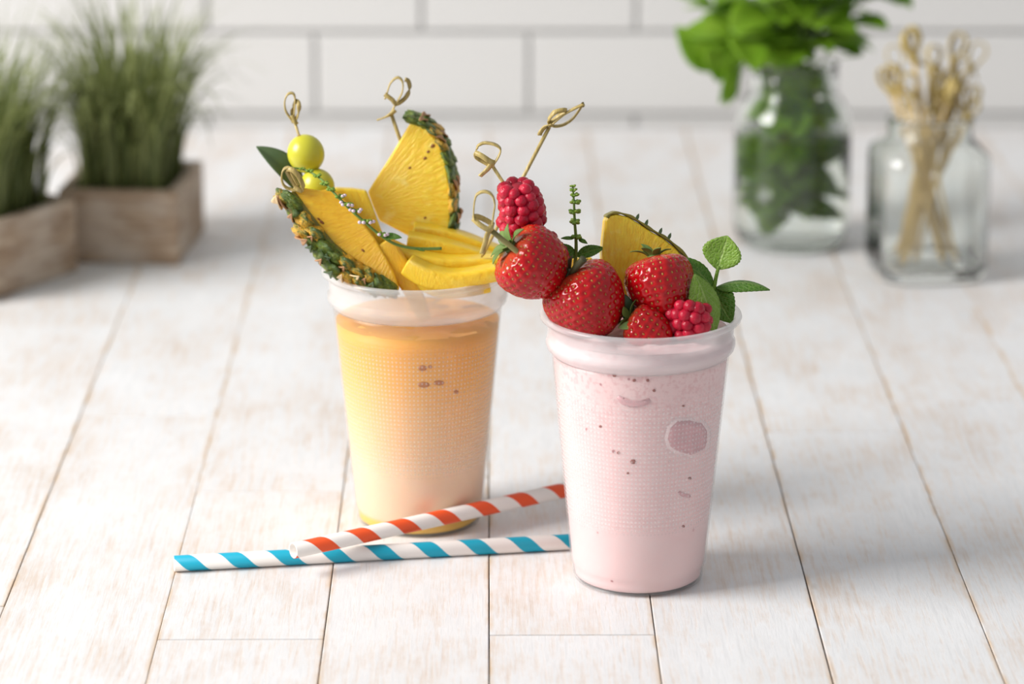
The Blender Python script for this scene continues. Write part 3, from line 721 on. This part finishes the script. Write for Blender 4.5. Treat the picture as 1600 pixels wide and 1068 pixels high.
# slice behind it and spear
t = thing('pineapple_slice', 'smooth yellow pineapple slice tucked behind the leaning wedge', 'pineapple', W(570, 410, 1.617), group=G)
slab([(512, 300), (526, 294), (550, 295), (572, 298), (580, 318), (590, 346), (604, 380), (616, 420), (590, 440), (555, 400)], W(560, 340, 1.612), (.05, -1, .15), .010, 'flesh', M_PINE, t, apex=(600, 460))
def bar(name, label, P, w, h, mat, Y, group, up=(0, 0, 1), taper=None, cat='mango'):
    Q = spline([W(u, v, Y+d*.001) for u, v, d in P], 8)
    o = mk(name, sweep(Q, rrect(w, h, .22), up, taper), mat, None, frame((0, 0, 0), (1, 0, 0), (0, 0, 1))); 
    # origin at its first point
    c = Q[0].copy(); o.data.transform(Matrix.Translation(-c)); o.location = c; bevel(o, .0008, 2, 50)
    return meta(o, label, cat, group)
bar('pineapple_spear', 'golden pineapple spear standing down into the orange smoothie', [(598, 378, 0), (622, 415, -2), (644, 452, -3), (664, 500, -4)], .0115, .010, M_PINEDEEP, 1.606, G, up=(0, -1, .3), taper=lambda s: 1-.45*s*s, cat='pineapple')
GM = 'mango slices fanned across the orange smoothie'
e = lambda s: (1, .75+.25*math.sin(PI*min(1, s*1.2+.15)))
bar('mango_slice', 'topmost mango slice in the fan, lying behind the tall pick', [(646, 357, 4), (700, 366, 4), (750, 381, 3), (790, 396, 3)], .012, .0062, M_MANGO, 1.632, GM, taper=e)
bar('mango_slice', 'second mango slice down in the fan, just under the topmost', [(637, 372, 0), (680, 381, 0), (730, 392, 0), (778, 405, 1)], .012, .0068, M_MANGO, 1.622, GM, taper=e)
bar('mango_slice', 'long curved mango slice in the middle of the fan', [(606, 386, 0), (640, 402, -1), (690, 411, -2), (735, 410, -2), (782, 409, -1)], .013, .0085, M_MANGO, 1.612, GM, taper=e)
bar('mango_slice', 'thick curved mango slice lying lowest at the front of the fan', [(636, 412, 0), (668, 430, -2), (705, 436, -3), (745, 430, -3), (776, 424, -2)], .013, .0105, M_MANGO, 1.600, GM, taper=e)
bar('mango_slice', 'mango slice mostly buried beneath the fan at the cup rim', [(650, 428, 2), (680, 447, 0), (720, 452, 0), (765, 444, 1)], .012, .008, M_MANGO, 1.604, GM, taper=e)
def grape(label, c, r, ax):
    t = thing('grape', label, 'grape', c, group='green grapes on a pick'); M = frame(c, (1, 0, 0), ax)
    V, F = ball(40, 28); mk('grape_body', ([(v[0]*r, v[1]*r, v[2]*r*1.06) for v in V], F), M_GRAPE, t, M)
    mk('stem_scar', xf(ball(10, 6), M @ Matrix.Translation((0, 0, r*1.05)) @ Matrix.Diagonal((r*.12, r*.12, r*.03, 1))), M_PIT, t)
grape('upper green grape, whole and round, on the narrow-looped pick', W(478, 240, 1.636), PX(28.5, 1.636), pxdir(-18, -50))
grape('lower green grape, half hidden behind the herb sprig and pineapple', W(496, 291, 1.632), PX(26.5, 1.632), pxdir(-18, -50))
t = thing('bay_leaf', 'narrow dark green leaf pointing outward behind the grapes', 'leaf', W(470, 320, 1.645))
leaf('leaf_blade', W(478, 318, 1.645), W(391, 237, 1.650), (.55, -.7, .45), .0135, M_DARKLEAF, t, curl=.16, fold=.35, serr=0, shape=1.25)

# ================================================================== herb sprigs
def whorl(t, p, r, n, seed, flowers=0, mat=M_BUD):
    rnd = random.Random(seed); parts = []; fl = []
    for k in range(n):
        a = 2*PI*k/n + rnd.random(); d = Vector((math.cos(a), math.sin(a), .5*rnd.random()-.1))
        M = frame(Vector(p)+d*r*.62, d.cross(Vector((0, 0, 1)))+Vector((.01, 0, 0)), d) @ Matrix.Diagonal((r*.36, r*.36, r*.58, 1)); parts.append(xf(ball(7, 5), M))
        if k < flowers: fl.append(xf(ball(6, 4), Matrix.Translation(Vector(p)+Vector((d.x*1.25, -.7*abs(d.y)-.3, d.z+.4*rnd.random()-.1))*r) @ Matrix.Diagonal((r*.40, r*.30, r*.34, 1))))
    meta(mk('bud_whorl', merge(parts), mat, t), kind='stuff')
    if fl: meta(mk('petals', merge(fl), M_FLOWER, t), kind='stuff')
sx = thing('herb_sprig', 'upright mint flower spike with green bud whorls behind the strawberries', 'herb', W(898, 425, 1.560))
P = spline([W(u, v, 1.560) for u, v in ((897, 428), (900, 396), (900, 372), (898, 345), (897, 318), (895, 292))], 6)
mk('stem', sweep(P, circ(.0008, 7), up=(0, 1, 0), scale=lambda s: 1.3-.7*s), M_STEM, sx)
for i, (u, v, r) in enumerate(((895, 291, 3.5), (896, 297, 4.2), (898, 305, 5), (899, 316, 6), (898, 331, 6.5), (898, 347, 6.5), (901, 371, 6))):
    whorl(sx, W(u, v, 1.560), PX(r*1.3, 1.56), 9, i)
leaf('leaf', W(897, 372, 1.560), W(881, 366, 1.556), (.3, -.5, .8), .0022, M_MINT, sx, nx=8, ny=4); leaf('leaf', W(904, 373, 1.560), W(918, 380, 1.556), (-.2, -.5, .8), .0024, M_MINT, sx, nx=8, ny=4)
leaf('leaf', W(900, 402, 1.560), W(872, 379, 1.556), (.4, -.75, .5), .0062, M_MINT, sx, curl=.08, fold=.3); leaf('leaf', W(901, 400, 1.560), W(944, 390, 1.563), (-.1, -.8, .6), .0065, M_MINT, sx, curl=.05, fold=.35)
sy = thing('herb_sprig', 'flowering herb sprig with tiny mauve petals draped over the leaning pineapple', 'herb', W(690, 388, 1.597))
P = [W(u, v, Y) for u, v, Y in ((455, 262, 1.612), (476, 265, 1.612), (498, 277, 1.604), (520, 299, 1.588), (545, 325, 1.586), (570, 347, 1.586), (594, 367, 1.588), (620, 382, 1.592), (650, 388, 1.594), (690, 388, 1.596))]
mk('stem', sweep(spline(P, 6), circ(.0007, 7), up=(0, 1, .2), scale=lambda s: .7+.5*s), M_STEM, sy)
for i, (u, v, Y, r, f) in enumerate(((472, 264, 1.612, 4.5, 0), (484, 267, 1.610, 5.5, 0), (496, 275, 1.604, 6, 0), (507, 287, 1.594, 6.5, 0), (517, 297, 1.588, 6.5, 0), (531, 308, 1.587, 7, 2), (543, 319, 1.586, 8, 4), (556, 330, 1.586, 8, 4), (573, 346, 1.586, 8.5, 4), (597, 367, 1.588, 8, 3))):
    whorl(sy, W(u, v, Y), PX(r, 1.59), 8, 20+i, f)
leaf('leaf', W(598, 370, 1.588), W(624, 365, 1.584), (-.1, -.7, .7), .0040, M_MINT, sy, curl=.08, fold=.2); leaf('leaf', W(646, 387, 1.594), W(664, 391, 1.592), (0, -.6, .8), .0014, M_MINT, sy, nx=8, ny=4)

# ================================================================== pink cup: pineapple wedge, chunk, mint
t = thing('pineapple_wedge', 'deep yellow pineapple wedge with thin green rind behind the strawberries', 'pineapple', W(1010, 480, 1.56))
npk = Vector((.10, -1, .22)).normalized(); op = W(1000, 410, 1.560)
slab([(946, 345), (950, 337), (963, 334), (982, 339), (1000, 350), (1018, 362), (1036, 372), (1054, 386), (1072, 405), (1090, 440), (1098, 480), (1080, 515), (1040, 525), (1008, 505), (985, 478), (964, 446), (942, 412), (941, 396)],
     op, npk, .012, 'flesh', M_PINE, t, apex=(965, 520))
P = [ray_plane(u, v, op, npk) - npk*.006 for u, v in ((949, 340), (954, 334.5), (966, 332.5), (984, 337), (1002, 347.5), (1020, 359.5), (1038, 369.5), (1056, 383.5), (1074, 402), (1090, 432))]
mk('rind', sweep(spline(P, 4), rrect(.0012, .0125, .3), up=tuple(npk), scale=lambda s: (1+.35*math.sin(s*40), 1)), M_RINDTHIN, t)
for i, (u, v) in enumerate(((994, 344), (1008, 353), (1030, 366), (1044, 374))):
    p = ray_plane(u, v, op, npk); leaf('bract', p, p+Vector((.0012, -.001, .0032)), (0, -1, .2), .0016, M_DARKLEAF, t, nx=6, ny=4, serr=0)
t = thing('pineapple_chunk', 'small yellow pineapple chunk between the flower spike and strawberry', 'pineapple', W(900, 425, 1.573))
slab([(884, 404), (925, 402), (934, 430), (920, 470), (890, 470)], W(905, 425, 1.571), (0, -1, .2), .008, 'flesh', M_PINE, t)
mt = thing('mint_sprig', 'fresh mint sprig with one upright pale leaf at the cup rim', 'herb', W(1110, 500, 1.540))
nd = W(1115, 452, 1.545)
mk('stem', sweep(spline([W(1104, 505, 1.548), W(1109, 475, 1.546), nd, W(1119, 432, 1.546), W(1123, 416, 1.546)], 6), circ(.0010, 8), up=(0, 1, 0), scale=lambda s: 1.3-.5*s), M_MINTPALE, mt)
leaf('leaf', W(1121, 421, 1.546), W(1138, 368, 1.550), (-.25, -1, .15), .0200, M_MINTPALE, mt, curl=-.06, fold=.22, shape=.95, serr=.05, wavy=.015)
leaf('leaf', nd, W(1066, 391, 1.538), (.45, -.65, .6), .0105, M_MINT, mt, curl=.13, fold=.25)
leaf('leaf', W(1085, 428, 1.528), W(1128, 514, 1.5165), (.45, -.9, .35), .0165, M_MINTPALE, mt, curl=.06, fold=-.25, shape=1.0)
leaf('leaf', nd, W(1136, 498, 1.530), (-.35, -.9, .40), .0165, M_MINT, mt, curl=.10, fold=.15, shape=.7)
leaf('leaf', nd + Vector((.001, 0, .001)), W(1203, 456, 1.540), (-.05, -.22, 1), .0125, M_MINT, mt, curl=.12, fold=-.30, shape=.8)
t = thing('basil_leaf', 'dark green leaf wedged between the largest strawberry and pineapple', 'leaf', W(976, 500, 1.530))
leaf('leaf_blade', W(982, 502, 1.529), W(968, 453, 1.527), (.5, -.8, .2), .0085, M_DARKLEAF, t, curl=.1, fold=.4, serr=0)
leaf('leaf_blade', W(968, 512, 1.517), W(1002, 500, 1.5125), (-.2, -.8, .6), .0042, M_SEPAL, t, curl=.08, fold=.2, serr=0)

# ================================================================== planters with grass
def planter(label, C, ang, sx, sy, h, seed, nbl, hgt):
    M0 = Matrix.Translation(C) @ Matrix.Rotation(ang, 4, 'Z')
    t = thing('potted_grass', label, 'plant', M=M0, group='grass planters'); th = .007; me_ = {}
    for nm, b in (('side_board', box(0, -sy/2+th/2, h/2, sx, th, h)), ('side_board', box(0, sy/2-th/2, h/2, sx, th, h)), ('end_board', box(-sx/2+th/2, 0, h/2, th, sy-2*th, h)), ('end_board', box(sx/2-th/2, 0, h/2, th, sy-2*th, h)), ('bottom_board', box(0, 0, .003, sx-2*th, sy-2*th, .006))):
        bevel(mk(nm, b, M_BOX, t, smooth=False, local=True), .0012, 2)
    V, F = [], []; n = 14
    for i in range(n+1):
        for j in range(n+1):
            x, y = (i/n-.5)*(sx-2*th-.001), (j/n-.5)*(sy-2*th-.001); V.append((x, y, h-.008+.002*mnoise.noise(Vector((x*90, y*90, seed)))))
    for i in range(n):
        for j in range(n): F.append((i*(n+1)+j, (i+1)*(n+1)+j, (i+1)*(n+1)+j+1, i*(n+1)+j+1))
    mk('soil', (V, F), M_SOIL, t, local=True)
    rnd = random.Random(seed); V, F = [], []
    for b in range(nbl):
        x, y = (rnd.random()-.5)*(sx-.026), (rnd.random()-.5)*(sy-.026); a = math.atan2(y, x)+rnd.gauss(0, .7)
        L = hgt*(.45+.70*rnd.random()**.8); bend = (.14+1.0*rnd.random()**1.4)*(.5+1.1*math.hypot(x, y)/(sx/2)); w = .0009+.0008*rnd.random()
        if b % 4 == 0: bend = .7+.6*rnd.random()
        d = Vector((math.cos(a), math.sin(a), 0)); s = Vector((-d.y, d.x, 0)); o = len(V); n = 9
        th_ = .05+.15*rnd.random(); p = Vector((x, y, h-.009))
        for i in range(n+1):
            q = i/n; ww = w*(1-q**2.2)+.00012
            V.append(p+s*ww); V.append(p-s*ww)
            an = th_ + bend*2.1*q*q; p = p + (d*math.sin(an)+Vector((0, 0, math.cos(an))))*L/n
        for i in range(n): F.append((o+2*i, o+2*i+1, o+2*i+3, o+2*i+2))
    g = mk('grass_blades', (V, F), M_GRASS, t, local=True); meta(g, kind='stuff')
    return t
A = T(278, 415); Bk = T(320, 360)
ang = math.atan2(-(Bk.x-A.x), Bk.y-A.y); R = Matrix.Rotation(ang, 3, 'Z')
C1 = A + R @ Vector((-.0405, .050, 0))
planter('square weathered greyish planter box of tall ornamental grass, standing behind the other planter', C1, ang, .081, .096, .0505, 4, 520, .132)
A2 = T(124, 423); B2 = T(0, 467); dv = (A2-B2).normalized(); a2 = math.atan2(dv.y, dv.x)
C2 = A2 + Matrix.Rotation(a2, 3, 'Z') @ Vector((-.050, .045, 0))
planter('tan wooden planter box of ornamental grass turned at an angle beside the grey one', C2, a2, .100, .088, .0505, 11, 520, .126)

# ================================================================== jars
jx, jy = W(1238, 250, 2.211).x, 2.211
out = [(.0002, .0025), (.024, .002), (.029, .0), (.0335, .0012), (.0375, .006), (.0395, .013), (.0400, .022), (.0400, .082), (.0392, .090), (.0365, .097), (.0325, .1025), (.0300, .106), (.0296, .109), (.0306, .1105), (.0306, .1125), (.0297, .114), (.0306, .1155), (.0306, .1175), (.0297, .119), (.0297, .124), (.0303, .1258), (.0298, .127)]
inn = [(.0280, .127), (.0272, .125), (.0272, .107), (.0300, .1015), (.0340, .0955), (.0364, .089), (.0372, .082), (.0372, .020), (.0366, .013), (.0340, .0085), (.0290, .0065), (.0002, .0060)]
jar = thing('mason_jar', 'round clear glass mason jar holding the bunch of mint', 'jar', (jx, jy, 0))
mk('jar_glass', lathe(out + inn, 72), M_GLASS, jar, Matrix.Translation((jx, jy, 0)))
wt = mk('water', lathe([(.0002, .0058), (.0291, .0063), (.0342, .0083), (.0368, .0129), (.0374, .020), (.0374, .079), (.0002, .079)], 72), M_WATER, None, Matrix.Translation((jx, jy, 0))); meta(wt, 'clear water inside the mason jar around the mint stems', 'water')
def clamp_jar(p):
    d = Vector((p.x-jx, p.y-jy, 0)); z = p.z; r = d.length
    lim = .0345 if z < .085 else (.0345-.010*(z-.085)/.018 if z < .103 else (.0245 if z < .130 else 9))
    if z < .012: p = Vector((p.x, p.y, .012))
    if r > lim: p = Vector((jx+d.x/r*lim, jy+d.y/r*lim, p.z))
    return p
rm = random.Random(21)
SPR = [(-.9, .05, .165), (-.45, -.2, .19), (-.2, .6, .20), (.1, -.5, .185), (.25, .3, .205), (.5, -.1, .19), (.85, .15, .175), (-.7, -.6, .15), (.6, .7, .18), (0., 0., .21)]
MLAB = ['leafy mint sprig arching out sideways from the mason jar', 'leafy mint sprig standing in the mason jar bunch']
for i, (lx, ly, h) in enumerate(SPR):
    far = abs(lx) > .65
    t = thing('mint_sprig', MLAB[0 if far else 1], 'herb', (jx+lx*.008, jy+ly*.008, .014), group='mint arching from the jar' if far else 'mint standing in the jar')
    base = Vector((jx-lx*.014+rm.uniform(-.006, .006), jy-ly*.012, .014+.012*rm.random())); mid = Vector((jx+lx*.012, jy+ly*.012, .075)); nk = Vector((jx+lx*.019, jy+ly*.018, .118)); top = Vector((jx+lx*.062, jy+ly*.045, h))
    P = spline([base, mid, nk, nk.lerp(top, .5)+Vector((0, 0, .008)), top], 6)
    mk('stem', sweep(P, circ(.0013, 7), up=(0, 1, 0), scale=lambda s: 1.2-.6*s), M_STEM, t)
    nodes = ([(.05, .030, 1), (.14, .032, 0)] if i % 3 != 1 else []) + [(.24, .032, 0), (.36, .030, 1), (.48, .028, 0), (.64, .036, 1), (.76, .042, 0), (.88, .044, 1), (1., .032, 0)]
    for q, (s, ln, par) in enumerate(nodes):
        p = P[min(int(s*(len(P)-1)), len(P)-1)]; inside = p.z < .122
        az0 = par*PI/2 + i*.9 + rm.uniform(-.3, .3)
        for sd in (0, 1):
            az = az0+PI*sd; d = Vector((math.cos(az), math.sin(az), (.35 if not inside else .1)+rm.uniform(-.75, .35))).normalized()
            l = ln*rm.uniform(.85, 1.2)
            leaf('leaf', p, p+d*l, Vector((rm.uniform(-.3, .3), rm.uniform(-.5, .0), 1)), l*rm.uniform(.62, .75), M_MINTBG, t, curl=rm.uniform(.02, .14), fold=.22, serr=.03, nx=10, ny=6, clampf=clamp_jar if p.z < .15 else None)
for (bu, bv, tu, tv, nrm, w) in ((1130, 60, 1128, 128, (.4, -1, .1), .030), (1115, 110, 1068, 42, (.3, -1, .3), .024), (1148, 95, 1122, 162, (.6, -.8, .1), .014), (1150, 125, 1140, 165, (.5, -.8, .1), .008)):
    t = thing('mint_shoot', 'mint shoot drooping beside the mason jar neck', 'herb', W(bu, bv, 2.19), group='drooping mint shoots')
    mk('stem', sweep(spline([Vector((jx-.018, jy-.004, .112)), Vector((jx-.022, jy-.008, .128)), W((bu+1180)/2, (bv+80)/2, 2.19), W(bu, bv, 2.185)], 6), circ(.0010, 6), up=(0, 1, 0)), M_STEM, t)
    leaf('leaf', W(bu, bv, 2.185), W(tu, tv, 2.175), nrm, w, M_MINTBG, t, curl=.06, fold=.2, serr=.03)

sxj, syj = W(1448, 350, 2.13).x, 2.130
def rsq(a, r, z):
    if z > .0915: k = 0.
    elif z > .0840: k = (.0915-z)/.0075
    else: k = 1.
    n = 5.5; sq = r/((abs(math.cos(a))**n+abs(math.sin(a))**n)**(1/n)); return r+(min(sq, r*1.22)-r)*k
out = [(.0002, .002), (.026, .002), (.030, .0), (.0335, .0012), (.0355, .005), (.0360, .010), (.0360, .079), (.0352, .084), (.0325, .0885), (.0290, .0915), (.0280, .094), (.0280, .1005), (.0290, .102), (.0290, .1055), (.0282, .107)]
inn = [(.0262, .107), (.0254, .105), (.0252, .094), (.0275, .0900), (.0312, .086), (.0332, .0815), (.0336, .077), (.0336, .012), (.0325, .0085), (.0290, .0065), (.0002, .006)]
sj = thing('square_jar', 'square-shouldered clear glass jar full of bamboo picks', 'jar', (sxj, syj, 0))
mk('jar_glass', lathe(out + inn, 88, rsq), M_GLASS, sj, Matrix.Translation((sxj, syj, 0)) @ Matrix.Rotation(math.radians(8), 4, 'Z'))
# one pick, then copies
proto = {}
def jar_pick(bot, top, roll, first):
    bot, top = Vector(bot), Vector(top); M = frame(bot, Vector((math.cos(roll), math.sin(roll), 0)), top-bot); L = (top-bot).length
    t = thing('bamboo_pick', 'knotted bamboo pick standing in the square glass jar', 'pick', M=M, group='bamboo picks in the square jar'); WM[t] = t.matrix_basis = M @ Matrix.Scale(L/.125, 4)
    if not proto:
        a = mk('skewer', sweep([(0, 0, 0), (0, 0, .004), (0, 0, .06), (0, 0, .125)], circ(.0011, 7), up=(0, 1, 0), scale=lambda s: .3 if s == 0 else 1), M_BAMBOOPALE, t, local=True); proto['s'] = a.data
        Q = spline([(0, 0, .123), (.004, .001, .131), (.0055, .001, .136), (.003, .0015, .141), (-.002, .0015, .141), (-.0045, .001, .136), (-.003, 0, .130), (.002, -.001, .124), (.006, -.001, .120)], 6)
        b = mk('loop', ribbon(Q, .0040, .0010, lambda s: (0, 1, 0)), M_BAMBOO, t, local=True); proto['l'] = b.data
        Q = spline([(-.003, .001, .127), (0, -.0022, .125), (.003, .001, .127), (0, .0025, .125), (-.003, .001, .127)], 6)
        c = mk('knot', ribbon(Q, .0026, .0007, lambda s: (0, 0, 1)), M_BAMBOO, t, local=True); proto['k'] = c.data
    else:
        for k, nme in (('s', 'skewer'), ('l', 'loop'), ('k', 'knot')): link(nme, proto[k], t, None, local=True)
rj = random.Random(8)
for i in range(24):
    left = i < 17
    bx = rj.uniform(-.023, -.008) if left else rj.uniform(.0, .022); by = rj.uniform(-.020, .012)
    tx = rj.uniform(-.006, .0225) if left else rj.uniform(-.0225, .0); ty = rj.uniform(-.012, .014)
    q = min(1, .0215/math.hypot(tx, ty)); tx *= q; ty *= q; q = min(1, .0245/math.hypot(bx, by)); bx *= q; by *= q
    b = Vector((sxj+bx, syj+by, .0088)); nk = Vector((sxj+tx, syj+ty, .100)); d = (nk-b).normalized()
    jar_pick(b, b+d*rj.uniform(.106, .142), rj.uniform(-.9, .9), i == 0)
